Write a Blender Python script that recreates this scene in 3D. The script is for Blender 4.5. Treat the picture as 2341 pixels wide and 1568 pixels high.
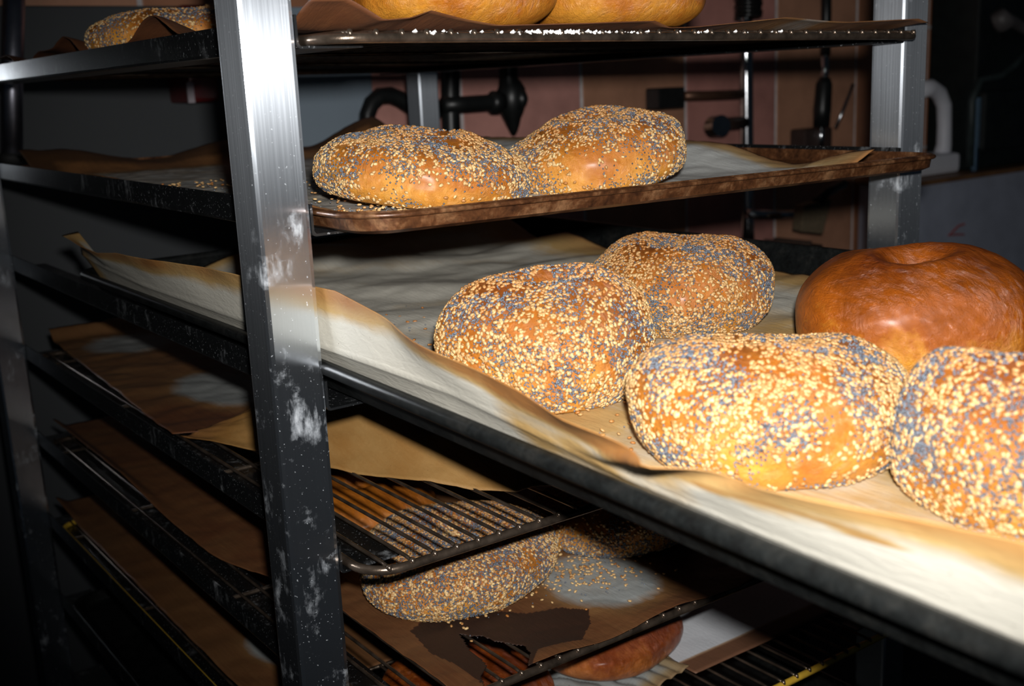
import bpy, bmesh, math, random
import numpy as np
from mathutils import Vector, Matrix, noise as mn

for o in list(bpy.data.objects): bpy.data.objects.remove(o)
SC = bpy.context.scene
COL = SC.collection

# ------------------------------------------------------------------ camera, world, flash, exposure
CAM = np.array([-0.272, -0.5621, 0.1041]); YAW, PITCH, ROLL, FPX = .6227, .2281, -.0453, 2566.3
_ca, _sa = math.cos(YAW), math.sin(YAW)
FWD = np.array([_sa*math.cos(PITCH), _ca*math.cos(PITCH), -math.sin(PITCH)])
_r0 = np.array([_ca, -_sa, 0]); _u0 = np.cross(_r0, FWD)
RGT = _r0*math.cos(ROLL)+_u0*math.sin(ROLL); UPV = -_r0*math.sin(ROLL)+_u0*math.cos(ROLL)
cd = bpy.data.cameras.new('camera'); cam = bpy.data.objects.new('camera', cd); COL.objects.link(cam)
cam.matrix_world = Matrix([[RGT[i], UPV[i], -FWD[i], CAM[i]] for i in range(3)]+[[0, 0, 0, 1]])
cd.sensor_width = 36; cd.lens = 36*FPX/2341; cd.clip_start = .01
cd.dof.use_dof = True; cd.dof.focus_distance = .70; cd.dof.aperture_fstop = 11
SC.camera = cam
w = bpy.data.worlds.new('world'); SC.world = w; w.use_nodes = True
w.node_tree.nodes['Background'].inputs[0].default_value = (.55, .75, 1, 1)
w.node_tree.nodes['Background'].inputs[1].default_value = .006
fl = bpy.data.lights.new('flash', 'SPOT'); fl.shadow_soft_size = .009; fl.energy = 42; fl.color = (1, .985, .96)
fl.spot_size = math.radians(76); fl.spot_blend = 1.0
flo = bpy.data.objects.new('flash', fl); COL.objects.link(flo)
fp = Vector(CAM + UPV*.036 + RGT*.012)
aim = Vector(CAM + (FWD + RGT*.12 + UPV*.10)*1.0) - fp
flo.matrix_world = Matrix.Translation(fp) @ aim.to_track_quat('-Z', 'Y').to_matrix().to_4x4()
SC.view_settings.view_transform = 'Standard'; SC.view_settings.look = 'None'
SC.view_settings.exposure = 0; SC.view_settings.gamma = 1; SC.view_settings.use_curve_mapping = False

def at(px, py, ax, val):
    """world point where the photograph's pixel meets the plane axis=val"""
    d = FWD + RGT*(px-1170.5)/FPX - UPV*(py-784)/FPX
    t = (val-CAM[ax])/d[ax]
    return CAM + d*t
Z = lambda i: .1262-.1*(i-1)
def sm(x, a, b):
    t = min(1, max(0, (x-a)/(b-a))); return t*t*(3-2*t)
def fbm(x, y, z=0, o=4):
    return mn.fractal(Vector((x, y, z)), 1.0, 2.0, o)
def interp(x, pts):
    return float(np.interp(x, [p[0] for p in pts], [p[1] for p in pts]))

# ------------------------------------------------------------------ materials
def mat(name):
    m = bpy.data.materials.new(name); m.use_nodes = True
    nt = m.node_tree; return m, nt, nt.nodes['Principled BSDF']
def N(nt, t, **k):
    n = nt.nodes.new(t)
    for a, b in k.items():
        if a in n.inputs: n.inputs[a].default_value = b
        else: setattr(n, a, b)
    return n
def ramp(nt, src, stops, interp_='LINEAR'):
    r = nt.nodes.new('ShaderNodeValToRGB'); r.color_ramp.interpolation = interp_
    while len(r.color_ramp.elements) > 1: r.color_ramp.elements.remove(r.color_ramp.elements[0])
    for i, (p, c) in enumerate(stops):
        e = r.color_ramp.elements[0] if i == 0 else r.color_ramp.elements.new(p)
        e.position = p; e.color = (*c, 1) if len(c) == 3 else c
    nt.links.new(src, r.inputs[0]); return r
def noise(nt, scale, detail=4, rough=.55, coord='Object', stretch=None, dist=0):
    tc = nt.nodes.new('ShaderNodeTexCoord'); n = nt.nodes.new('ShaderNodeTexNoise')
    n.inputs['Scale'].default_value = scale; n.inputs['Detail'].default_value = detail
    n.inputs['Roughness'].default_value = rough; n.inputs['Distortion'].default_value = dist
    if stretch:
        mp = nt.nodes.new('ShaderNodeMapping'); mp.inputs['Scale'].default_value = stretch
        nt.links.new(tc.outputs[coord], mp.inputs[0]); nt.links.new(mp.outputs[0], n.inputs[0])
    else: nt.links.new(tc.outputs[coord], n.inputs[0])
    return n.outputs['Fac']
def mixc(nt, fac, a, b, mode='MIX'):
    m = nt.nodes.new('ShaderNodeMix'); m.data_type = 'RGBA'; m.blend_type = mode
    for s, v in ((0, fac), (6, a), (7, b)):
        if hasattr(v, 'links') or hasattr(v, 'is_linked'): nt.links.new(v, m.inputs[s])
        else: m.inputs[s].default_value = v if s == 0 else (*v, 1)
    return m.outputs[2]
def math_(nt, op, a, b=0.0, clamp=False):
    m = nt.nodes.new('ShaderNodeMath'); m.operation = op; m.use_clamp = clamp
    for s, v in ((0, a), (1, b)):
        if hasattr(v, 'is_linked'): nt.links.new(v, m.inputs[s])
        else: m.inputs[s].default_value = v
    return m.outputs[0]
def bump(nt, p, h, strength, dist):
    b = nt.nodes.new('ShaderNodeBump'); b.inputs['Strength'].default_value = strength; b.inputs['Distance'].default_value = dist
    nt.links.new(h, b.inputs['Height']); nt.links.new(b.outputs[0], p.inputs['Normal'])
def simple(name, col, rough=.5, metal=0, bumps=None, var=.25, vs=30, spec=.5):
    m, nt, p = mat(name)
    n = noise(nt, vs)
    c = ramp(nt, n, [(.3, tuple(x*(1-var) for x in col)), (.7, tuple(min(1, x*(1+var)) for x in col))])
    nt.links.new(c.outputs[0], p.inputs['Base Color'])
    p.inputs['Roughness'].default_value = rough; p.inputs['Metallic'].default_value = metal
    p.inputs['Specular IOR Level'].default_value = spec
    if bumps: bump(nt, p, noise(nt, bumps[0]), bumps[1], bumps[2])
    return m
M = {}
def steel(name, base, dust, rough, fl=.62, aniso=.85, bs=.25, ss=(1500, 1500, 6), sp=.70):
    m, nt, p = mat(name)
    st = noise(nt, 1, 5, .6, stretch=ss)
    rr = ramp(nt, st, [(.3, (rough-.015,)*3), (.7, (rough+.02,)*3)])
    big = noise(nt, 26, 6, .7); fine = noise(nt, 620, 2, .6); smear = noise(nt, 1, 5, .65, stretch=(120, 120, 35))
    d1 = ramp(nt, big, [(fl-.06, (0, 0, 0)), (fl+.06, (1, 1, 1))]); d2 = ramp(nt, smear, [(.46, (0, 0, 0)), (.66, (1, 1, 1))])
    d3 = ramp(nt, fine, [(sp, (0, 0, 0)), (sp+.05, (1, 1, 1))])
    dd = math_(nt, 'MULTIPLY', d1.outputs[0], d2.outputs[0]); d4 = math_(nt, 'MULTIPLY', d3.outputs[0], .8)
    f = math_(nt, 'MULTIPLY', math_(nt, 'MAXIMUM', dd, d4), dust, True)
    f2 = math_(nt, 'ADD', f, .02*dust)
    nt.links.new(mixc(nt, f2, base, (.62, .64, .66)), p.inputs['Base Color'])
    nt.links.new(math_(nt, 'SUBTRACT', 1.0, f2), p.inputs['Metallic'])
    nt.links.new(mixc(nt, f2, (0, 0, 0), (.55, .55, .55), 'MIX'), N(nt, 'ShaderNodeSeparateColor').inputs[0])
    nt.links.new(rr.outputs[0], p.inputs['Roughness'])
    p.inputs['Anisotropic'].default_value = aniso
    tg = nt.nodes.new('ShaderNodeTangent'); tg.direction_type = 'RADIAL'; tg.axis = 'Z'
    nt.links.new(tg.outputs[0], p.inputs['Tangent'])
    bump(nt, p, st, bs, .0003)
    return m
M['post'] = steel('post brushed steel', (.84, .90, .98), .55, .225, .60, .90, .02)
M['rail'] = steel('rail dusty steel', (.16, .17, .18), .55, .30, .60, 0, .1, (60, 60, 60), .655)
def chromeish(name, col, rough): return simple(name, col, rough, 1, (300, .1, .0005), .12, 60)
M['chrome'] = chromeish('chrome', (.75, .77, .8), .16)
M['wire'] = simple('oiled dark wire', (.16, .12, .09), .28, .85, (400, .4, .0004), .5, 90)
M['yellow_lit_wire'] = simple('wire tinted yellow-lit', (.95, .55, .06), .4, .35, (400, .2, .0004), .2, 60)  # yellow light along the rim put into the wire's colour
def panmat(name, a, b, c, rough=.32, metal=.55):
    m, nt, p = mat(name)
    n = noise(nt, 55, 6, .7, dist=.4); n2 = noise(nt, 260, 4, .7)
    r = ramp(nt, n, [(.32, a), (.5, b), (.66, c)])
    r2 = ramp(nt, n2, [(.35, (.55, .55, .55)), (.65, (1, 1, 1))])
    nt.links.new(mixc(nt, 1.0, r.outputs[0], r2.outputs[0], 'MULTIPLY'), p.inputs['Base Color'])
    p.inputs['Metallic'].default_value = metal; p.inputs['Roughness'].default_value = rough
    bump(nt, p, n2, .25, .0004); return m
M['pan_rust'] = panmat('rusty baked pan', (.035, .014, .007), (.11, .042, .016), (.26, .13, .06), .36, .3)
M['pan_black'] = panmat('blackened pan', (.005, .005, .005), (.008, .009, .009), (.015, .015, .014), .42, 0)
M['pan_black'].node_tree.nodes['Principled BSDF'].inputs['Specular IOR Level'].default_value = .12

def seedmat():
    m, nt, p = mat('seeds')
    a = N(nt, 'ShaderNodeAttribute', attribute_name='seedcol')
    nt.links.new(a.outputs['Color'], p.inputs['Base Color'])
    p.inputs['Roughness'].default_value = .42; p.inputs['Specular IOR Level'].default_value = .5
    return m
M['seeds'] = seedmat()

def crust(name, dark, mid, light, shine=.34, wr=1.0, bias=0.0):
    m, nt, p = mat(name)
    tc = nt.nodes.new('ShaderNodeTexCoord'); sp = nt.nodes.new('ShaderNodeSeparateXYZ'); nt.links.new(tc.outputs['Object'], sp.inputs[0])
    hz = math_(nt, 'MULTIPLY', sp.outputs['Z'], 16.0)                 # bread browner towards its top crust
    n1 = noise(nt, 22, 5, .6, dist=.6); n2 = noise(nt, 120, 5, .65, dist=.8)
    f = math_(nt, 'ADD', math_(nt, 'MULTIPLY', hz, .42), math_(nt, 'ADD', math_(nt, 'MULTIPLY', n1, .75), math_(nt, 'MULTIPLY', n2, .3)))
    f = math_(nt, 'ADD', f, -.34+bias)
    r = ramp(nt, f, [(.12, light), (.42, mid), (.85, dark)])
    nt.links.new(r.outputs[0], p.inputs['Base Color'])
    p.inputs['Roughness'].default_value = shine; p.inputs['Specular IOR Level'].default_value = .55
    p.inputs['Coat Weight'].default_value = .1; p.inputs['Coat Roughness'].default_value = .25
    p.inputs['Subsurface Weight'].default_value = 0
    wv = noise(nt, 1, 7, .7, stretch=(150, 60, 110), dist=1.6)
    n3 = noise(nt, 700, 3, .6)
    h = math_(nt, 'ADD', math_(nt, 'MULTIPLY', wv, 1.0), math_(nt, 'MULTIPLY', n3, .25))
    bump(nt, p, h, .8*wr, .0022)
    return m
M['crust'] = crust('egg washed crust', (.11, .018, .003), (.42, .13, .012), (.64, .29, .035), bias=.08)
M['crust_red'] = crust('deep amber crust', (.065, .009, .002), (.33, .080, .006), (.70, .32, .04), .27, 1.1, .03)
M['crust_seeded'] = crust('crust under seeds', (.13, .024, .004), (.42, .135, .014), (.64, .30, .045), bias=.05)
M['crust_yellow_'] = crust('golden crust', (.20, .04, .004), (.60, .22, .012), (.78, .42, .04), .33, 1.1, -.12)
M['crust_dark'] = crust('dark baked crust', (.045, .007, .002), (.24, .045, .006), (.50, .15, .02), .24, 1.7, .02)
def paper_mat(name, centre, tan, brown, gloss=.35, streak=(300, 14, 60)):
    m, nt, p = mat(name)
    a = N(nt, 'ShaderNodeAttribute', attribute_name='brown')
    n = noise(nt, 18, 5, .6, dist=.5); s = noise(nt, 1, 4, .6, stretch=streak); sp = noise(nt, 420, 2, .5)
    f = math_(nt, 'ADD', a.outputs['Fac'], math_(nt, 'MULTIPLY', math_(nt, 'SUBTRACT', n, .5), .55))
    f = math_(nt, 'MULTIPLY', math_(nt, 'ADD', f, math_(nt, 'MULTIPLY', math_(nt, 'SUBTRACT', s, .5), .22)), .72)
    r = ramp(nt, f, [(.09, centre), (.33, tan), (.70, brown), (1.0, tuple(x*.25 for x in brown))])
    spots = ramp(nt, sp, [(.74, (0, 0, 0)), (.78, (1, 1, 1))])
    c = mixc(nt, math_(nt, 'MULTIPLY', spots.outputs[0], .8), r.outputs[0], (.09, .03, .012))
    nt.links.new(c, p.inputs['Base Color'])
    rg = ramp(nt, f, [(.1, (gloss,)*3), (.8, (.62,)*3)]); nt.links.new(rg.outputs[0], p.inputs['Roughness'])
    p.inputs['Specular IOR Level'].default_value = .6
    fine = noise(nt, 1, 5, .6, stretch=(420, 90, 200), dist=.8)
    bump(nt, p, math_(nt, 'ADD', fine, math_(nt, 'MULTIPLY', s, .8)), .35, .0012)
    return m
M['paper_light'] = paper_mat('baking paper', (.56, .57, .55), (.46, .31, .14), (.30, .13, .04))
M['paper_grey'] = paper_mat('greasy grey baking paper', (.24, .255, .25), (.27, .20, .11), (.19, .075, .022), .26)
M['paper_brown'] = paper_mat('browned baking paper', (.30, .31, .30), (.20, .10, .038), (.105, .034, .010), .35)
M['paper_tan'] = paper_mat('tan baking paper', (.31, .185, .065), (.24, .115, .028), (.17, .07, .02), .5)

# ------------------------------------------------------------------ mesh helpers
def mesh_obj(name, V, F, m, parent=None, smooth=False, attrs=None, bev=0, loc=None):
    me = bpy.data.meshes.new(name)
    V = np.asarray(V, float)
    if loc is not None: V = V-np.asarray(loc, float)
    me.from_pydata([tuple(v) for v in V], [], [tuple(int(i) for i in f) for f in F]); me.validate()
    if attrs:
        for k, v in attrs.items():
            a = me.attributes.new(k, 'FLOAT', 'POINT'); a.data.foreach_set('value', np.asarray(v, np.float32))
    if smooth: me.shade_smooth()
    me.materials.append(m)
    o = bpy.data.objects.new(name, me); COL.objects.link(o)
    if bev:
        bm = bmesh.new(); bm.from_mesh(me)
        bmesh.ops.bevel(bm, geom=[e for e in bm.edges], offset=bev, segments=2, profile=.6, affect='EDGES', clamp_overlap=True)
        bm.to_mesh(me); bm.free(); me.shade_auto_smooth(angle=.6) if hasattr(me, 'shade_auto_smooth') else None
    if parent is not None: o.parent = parent
    if loc is not None: o.location = tuple(loc)
    return o
class MB:
    def __init__(s): s.V = []; s.F = []
    def add(s, V, F):
        b = len(s.V); s.V += [tuple(v) for v in V]; s.F += [tuple(i+b for i in f) for f in F]; return s
    def box(s, a, b):
        x0, y0, z0 = a; x1, y1, z1 = b
        return s.add([(x0,y0,z0),(x1,y0,z0),(x1,y1,z0),(x0,y1,z0),(x0,y0,z1),(x1,y0,z1),(x1,y1,z1),(x0,y1,z1)],
                     [(0,3,2,1),(4,5,6,7),(0,1,5,4),(1,2,6,5),(2,3,7,6),(3,0,4,7)])
    def tube(s, P, r, n=10, closed=False, caps=True):
        P = [Vector(p) for p in P]; R = r if isinstance(r, (list, tuple)) else [r]*len(P)
        V = []; prev = None; L = len(P)
        for i, p in enumerate(P):
            if closed: t = (P[(i+1) % L]-P[i-1]).normalized()
            else: t = (P[min(i+1, L-1)]-P[max(i-1, 0)]).normalized()
            if prev is None:
                a = Vector((0, 0, 1)) if abs(t.z) < .9 else Vector((1, 0, 0)); prev = t.cross(a).normalized()
            u_ = (prev-t*prev.dot(t)).normalized(); v_ = t.cross(u_); prev = u_
            for k in range(n):
                an = 2*math.pi*k/n; V.append(p+(u_*math.cos(an)+v_*math.sin(an))*R[i])
        F = []
        for i in range(L if closed else L-1):
            j = (i+1) % L
            for k in range(n): F.append((i*n+k, i*n+(k+1) % n, j*n+(k+1) % n, j*n+k))
        if not closed and caps: F += [tuple(range(n-1, -1, -1)), tuple((L-1)*n+k for k in range(n))]
        return s.add(V, F)
    def obj(s, name, m, parent=None, smooth=False, bev=0, loc=None): return mesh_obj(name, s.V, s.F, m, parent, smooth, None, bev, loc)
def tag(o, label=None, cat=None, group=None, kind=None):
    if label: o['label'] = label
    if cat: o['category'] = cat
    if group: o['group'] = group
    if kind: o['kind'] = kind
    return o
def thing(name, label, cat, loc=(0, 0, 0), group=None):
    o = bpy.data.objects.new(name, None); COL.objects.link(o); o.location = loc; o.empty_display_size = .02
    return tag(o, label, cat, group)
def rrect(x0, y0, x1, y1, r, z, n=6):
    P = []
    for cx, cy, a0 in ((x1-r, y0+r, -90), (x1-r, y1-r, 0), (x0+r, y1-r, 90), (x0+r, y0+r, 180)):
        for k in range(n+1):
            a = math.radians(a0+90*k/n); P.append((cx+r*math.cos(a), cy+r*math.sin(a), z))
    return P

# ------------------------------------------------------------------ the setting: tiled wall, floor
W, D, A = .5306, .7723, .0312
ZF = -1.28
YW = 1.25
wall = MB().box((-1.6, YW+.0015, ZF), (4.6, YW+.12, 1.3)).obj('wall_back', simple('grout', (.85, .80, .80), .9), None)
tag(wall, 'wall of large terracotta tiles with pale grout joints', kind='structure')
TM = []
for k, c in enumerate([(.78, .38, .32), (.62, .31, .19), (.66, .30, .25), (.50, .22, .12)]):
    TM.append(simple('terracotta tile %d' % k, c, .45, 0, (60, .3, .002), .22, 9))
tilemesh = {}
S_ = .296; X0 = 1.2323-6*S_; Z0 = .1956-5*.31
rt = random.Random(4)
for i in range(-2, 17):
    for j in range(0, 8):
        k = {5: 0, 4: 0, 6: 1, 7: 2, 8: 1, 9: 3, 10: 3}.get(i, rt.randrange(4))
        if k not in tilemesh:
            o = MB().box((.0045, -.0135, .0045), (S_-.0045, -.004, .31-.0045)).obj('tile', TM[k], wall, bev=.0015); tilemesh[k] = o.data
        else:
            o = bpy.data.objects.new('tile', tilemesh[k]); COL.objects.link(o); o.parent = wall
        o.location = (X0+i*S_, YW+.012+rt.uniform(-.0008, .0008), Z0+j*.31)
fl_ = MB().box((-2.2, -1.6, ZF-.06), (4.6, 1.4, ZF)).obj('floor', simple('dark floor', (.05, .045, .04), .6, 0, (40, .3, .002)), None)
tag(fl_, 'dark kitchen floor under the rack', kind='structure')

# ------------------------------------------------------------------ the rack
rack = thing('bakery_rack', 'tall brushed steel tray rack with flour-smeared square posts and angle rails', 'rack', (W/2, D/2, ZF))
def rp(mb, name, m, bev=0, smooth=False):
    mb.V = [(v[0]-W/2, v[1]-D/2, v[2]-ZF) for v in mb.V]; return mb.obj(name, m, rack, smooth, bev)
for x, y in ((-A, 0), (W, 0), (-A, D-A), (W, D-A)):
    V = MB().box((-A/2, -A/2, 0), (A/2, A/2, 1.95))
    o = V.obj('post', M['post'], rack, bev=.0028); o.location = (x+A/2-W/2, y+A/2-D/2, .08)
def rail(x, s, z):
    """angle rail: upright flange against the posts, ledge pointing inwards"""
    prof = [(0, .0176), (.0014, .0176), (.0014, .0030), (.0026, .0014), (.040, .0014), (.040, 0), (.0022, 0), (.0007, .0006), (0, .0022)]
    V = []; 
    for y in (0, D*.33, D*.66, D):
        V += [(x+s*p[0], y, z+p[1]) for p in prof]
    n = len(prof); F = []
    for k in range(3):
        for i in range(n):
            q = (k*n+i, k*n+(i+1) % n, (k+1)*n+(i+1) % n, (k+1)*n+i); F.append(q if s > 0 else q[::-1])
    F += [tuple(range(n))[::(-1 if s > 0 else 1)], tuple(3*n+i for i in range(n))[::(1 if s > 0 else -1)]]
    mb = MB().add(V, F); return mb
ZR = lambda i: Z(i)-.0056
for i in range(-3, 12):
    rp(rail(0, 1, Z(i)), 'rail', M['rail']); rp(rail(W, -1, ZR(i)), 'rail', M['rail'])
for z in (ZF+.08, ZF+2.03-A):
    for a, b in (((0, 0, z), (W, A, z+A)), ((0, D-A, z), (W, D, z+A)), ((-A, A, z), (0, D-A, z+A)), ((W, A, z), (W+A, D-A, z+A))):
        rp(MB().box(a, b), 'crossbar', M['post'], bev=.002)
rub = simple('rubber', (.02, .02, .02), .7)
for x, y in ((-A/2, A/2), (W+A/2, A/2), (-A/2, D-A/2), (W+A/2, D-A/2)):
    mb = MB().tube([(x-.012, y, ZF+.035), (x+.012, y, ZF+.035)], .035, 20); rp(mb, 'caster', rub, smooth=False)
    mb = MB().box((x-.018, y-.012, ZF+.035), (x-.014, y+.012, ZF+.08)).box((x+.014, y-.012, ZF+.035), (x+.018, y+.012, ZF+.08)).box((x-.018, y-.012, ZF+.068), (x+.018, y+.012, ZF+.082)); rp(mb, 'caster_fork', M['chrome'])
TILT = math.atan(.0056/W)
def zs(i, X): return Z(i)-X*.0056/W

# ------------------------------------------------------------------ pans
def pan(root, x0, x1, y0, y1, zfun, h, flare, m, rr=.0032, cr=.03):
    """sheet pan: pressed tray with sloping walls, plus its rolled rim; zfun(x,y)=underside height"""
    V = []; F = []; n = 8
    rings = [(flare+.004, .0012, cr*.6), (flare, .0030, cr*.75), (0.0008, h, cr)]
    lo = [(flare+.004, 0, cr*.6), (flare-.0012, .0022, cr*.75), (-.0006, h, cr)]
    ny = 12
    def loop(off, dz, r):
        P = rrect(x0+off, y0+off, x1-off, y1-off, r, 0, n)
        Q = []
        for a, b in zip(P, P[1:]+P[:1]):          # subdivide long sides so that the tray can flex
            L = math.hypot(b[0]-a[0], b[1]-a[1]); k = 8 if L > .2 else 1
            for j in range(k): t = j/k; Q.append((a[0]+(b[0]-a[0])*t, a[1]+(b[1]-a[1])*t))
        return [(x, y, zfun(x, y)+dz) for x, y in Q]
    R_ = [loop(*r) for r in rings]; L_ = [loop(*r) for r in lo]; c = len(R_[0])
    for r in R_+L_: V += r
    for a in (0, 1):
        for k in range(c): F.append((a*c+k, a*c+(k+1) % c, (a+1)*c+(k+1) % c, (a+1)*c+k)[::-1])
    for a in (3, 4):
        for k in range(c): F.append((a*c+k, a*c+(k+1) % c, (a+1)*c+(k+1) % c, (a+1)*c+k))
    for k in range(c): F.append((2*c+k, 2*c+(k+1) % c, 5*c+(k+1) % c, 5*c+k))
    F.append(tuple(range(c))); F.append(tuple(range(3*c, 4*c))[::-1])
    mesh_obj('tray', V, F, m, root, False, loc=None)
    rim = loop(-.002, h-.002, cr+.002)
    t = MB().tube(rim, rr, 10, closed=True); t.obj('rolled_rim', m, root, smooth=True)
p2 = thing('sheet_pan', 'rust-brown sheet pan on the second rail down holding two seeded bagels', 'tray', (0, 0, 0), 'trays in the rack')
pan(p2, .006, .522, -.048, .722, lambda x, y: zs(2, x)+.0024, .0125, .004, M['pan_rust'], .0015)
rz3 = lambda y: -.047+.0204*min(y, 0)
p3 = thing('sheet_pan', 'blackened sheet pan pulled far out of the rack, holding the big bagels', 'tray', (0, 0, 0), 'trays in the rack')
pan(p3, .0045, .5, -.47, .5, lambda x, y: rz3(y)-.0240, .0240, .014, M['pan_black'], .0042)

# ------------------------------------------------------------------ wire racks
def wire_rack(i, label, y0=-.024, y1=.735, off=.0186, rim_m='wire', front=None):
    root = thing('wire_rack', label, 'wire rack', (0, 0, Z(i)), 'wire racks on the rails')
    root.rotation_euler = (0, TILT, 0)
    r = .0029
    P = rrect(.007, y0, .521, y1, .022, .0014+r, 8)
    MB().tube(P, r, 10, closed=True).obj('frame', M[rim_m], root, smooth=True)
    me = None; x = off
    while x < .515:
        if x > .012:
            if me is None:
                mb = MB().tube([(0, y0-.001, .0068), (0, y0+.006, .0076), (0, .2, .0076), (0, .5, .0076), (0, y1-.006, .0076), (0, y1+.001, .0068)], .00125, 6)
                mb.tube([(0, y0-.0026, .0056), (0, y0-.001, .0072), (0, y0+.001, .0076)], [.0008, .0021, .0012], 6)
                o = mb.obj('wire', M['wire'], root, smooth=True); me = o.data
            else:
                o = bpy.data.objects.new('wire', me); COL.objects.link(o); o.parent = root
            o.location = (x, 0, 0)
        x += .01572
    for y in (.21, .45, .68):
        MB().tube([(.007, y, .0050), (.2, y, .0050), (.521, y, .0050)], .0016, 6).obj('support_wire', M['wire'], root, smooth=True)
    return root
wire_rack(1, 'dark wire rack on the topmost rail, holding glossy plain bagels', off=.0186)
wire_rack(4, 'empty-fronted dark wire rack just below the pulled-out pan', off=.0186)
wire_rack(5, 'dark wire rack mostly covered by brown paper, beneath the empty-fronted rack', off=.0150)
wire_rack(6, 'wire rack with a front rim coloured amber as if yellow-lit, lowest of those in view', off=.0186, rim_m='yellow_lit_wire')
p7 = thing('sheet_pan', 'dim dark sheet pan on the lowest visible rails at bottom left', 'tray', (0, 0, 0), 'trays in the rack')
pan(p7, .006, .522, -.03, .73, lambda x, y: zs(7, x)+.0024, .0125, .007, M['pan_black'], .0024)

# ------------------------------------------------------------------ bagels
def bagel_geo(R, h, hole=.10, seed=0, ax=1.0, lump=.05, nu=104, nv=60, flat=.25, dip=(.32, .20, 0, 0, 1.0, 0)):
    """domed boiled bagel whose hole has closed to a dimple; dip=(depth/h, width/R, offset x/R, offset y/R, stretch, direction)"""
    dd, dw, dx, dy, ds, da = dip
    V = []; F = []
    for j in range(1, nv):
        v = math.pi*(j/nv)
        for i in range(nu):
            a = 2*math.pi*i/nu; ca, sa = math.cos(a), math.sin(a)
            sv, cv = math.sin(v), math.cos(v)
            k = 1+lump*mn.noise(Vector((ca*1.3+seed*7.1, sa*1.3, cv*.8)))*2
            r = R*sv**.76*k
            z = h/2*math.copysign(abs(cv)**.80, cv)
            if cv > 0: z *= 1+lump*2.2*mn.noise(Vector((ca*1.2*sv, sa*1.2*sv+seed*3.3, 5)))*2
            else: z = max(z, -h/2*(1-flat))
            x, y = r*ca, r*sa
            if cv > 0:
                qx, qy = x/R-dx, y/R-dy; px = (qx*math.cos(da)+qy*math.sin(da))/ds; py = -qx*math.sin(da)+qy*math.cos(da)
                e = math.hypot(px, py)/dw
                z -= h*dd*math.exp(-e*e) - h*.05*math.exp(-((e-2.0)/.9)**2)
            n = mn.fractal(Vector((x*26+seed, y*26, z*26)), 1, 2, 4)*.0019
            f = 1+n*sv/R; V.append((x*f*ax, y*f/ax, z+n*max(cv, 0)))
    for j in range(nv-2):
        for i in range(nu): F.append((j*nu+i, (j+1)*nu+i, (j+1)*nu+(i+1) % nu, j*nu+(i+1) % nu))
    t = len(V); c0 = V[:nu]; V.append((sum(p[0] for p in c0)/nu, sum(p[1] for p in c0)/nu, sum(p[2] for p in c0)/nu))
    c1 = V[(nv-2)*nu:(nv-1)*nu]; V.append((0, 0, c1[0][2]))
    for i in range(nu):
        F.append((t, i, (i+1) % nu, t)[:3]); F.append((t+1, (nv-2)*nu+(i+1) % nu, (nv-2)*nu+i))
    return np.array(V), F
def sesame_shape():
    V = [(-.5, 0, 0)]; 
    for x, r in ((-.20, .30), (.24, .32)):
        for k in range(5):
            a = 2*math.pi*k/5; V.append((x, r*math.cos(a), r*.62*math.sin(a)))
    V.append((.5, 0, 0)); F = []
    for k in range(5):
        n = (k+1) % 5
        F += [(0, 1+n, 1+k), (1+k, 1+n, 6+n), (1+k, 6+n, 6+k), (6+k, 6+n, 11)]
    return np.array(V), np.array(F)
def poppy_shape():
    V = [(0, 0, .42), (0, 0, -.42)]+[(.5*math.cos(math.pi*k/2.5), .44*math.sin(math.pi*k/2.5), .06*(-1)**k) for k in range(5)]
    F = [(0, 2+k, 2+(k+1) % 5) for k in range(5)]+[(1, 2+(k+1) % 5, 2+k) for k in range(5)]
    return np.array(V), np.array(F)
SES, POP = sesame_shape(), poppy_shape()
rng = np.random.default_rng(7)
def scatter_mesh(name, P, Nn, shape, size, cols, parent, lift, tumble=.35, m=None):
    """one seed of the given shape at each P, lying along the surface with normal Nn"""
    sv, sf = shape; n = len(P)
    if n == 0: return None
    rnd = rng.normal(size=(n, 3)); Nn = Nn+rng.normal(size=(n, 3))*tumble*.5; Nn /= np.linalg.norm(Nn, axis=1)[:, None]
    T = rnd-Nn*(rnd*Nn).sum(1)[:, None]; T /= np.linalg.norm(T, axis=1)[:, None]; B = np.cross(Nn, T)
    sc = size*rng.uniform(.82, 1.15, n)
    V = P[:, None, :]+Nn[:, None, :]*lift+(T[:, None, :]*sv[None, :, 0:1]+B[:, None, :]*sv[None, :, 1:2]+Nn[:, None, :]*sv[None, :, 2:3])*sc[:, None, None]
    F = sf[None]+(np.arange(n)*len(sv))[:, None, None]
    V = V.reshape(-1, 3).astype(np.float32); F = F.reshape(-1, 3).astype(np.int32)
    me = bpy.data.meshes.new(name); me.vertices.add(len(V)); me.vertices.foreach_set('co', V.ravel())
    me.loops.add(F.size); me.loops.foreach_set('vertex_index', F.ravel())
    me.polygons.add(len(F)); me.polygons.foreach_set('loop_start', np.arange(0, F.size, 3, dtype=np.int32)); 
    me.update(calc_edges=True); me.validate(); me.shade_smooth()
    a = me.attributes.new('seedcol', 'FLOAT_COLOR', 'POINT')
    c = np.repeat(np.c_[cols, np.ones(n)], len(sv), axis=0).astype(np.float32); a.data.foreach_set('color', c.ravel())
    me.materials.append(M['seeds'])
    o = bpy.data.objects.new(name, me); COL.objects.link(o)
    if parent is not None: o.parent = parent
    return o
def ses_cols(n, toast=0.0):
    t = np.clip(rng.beta(1.5, 1.9, n)+toast, 0, 1)[:, None]
    return (1-t)*np.array([[.66, .47, .22]])+t*np.array([[.33, .12, .02]])
def pop_cols(n):
    t = rng.beta(1.3, 1.8, n)[:, None]
    return (1-t)*np.array([[.155, .185, .225]])+t*np.array([[.035, .03, .035]])
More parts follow.
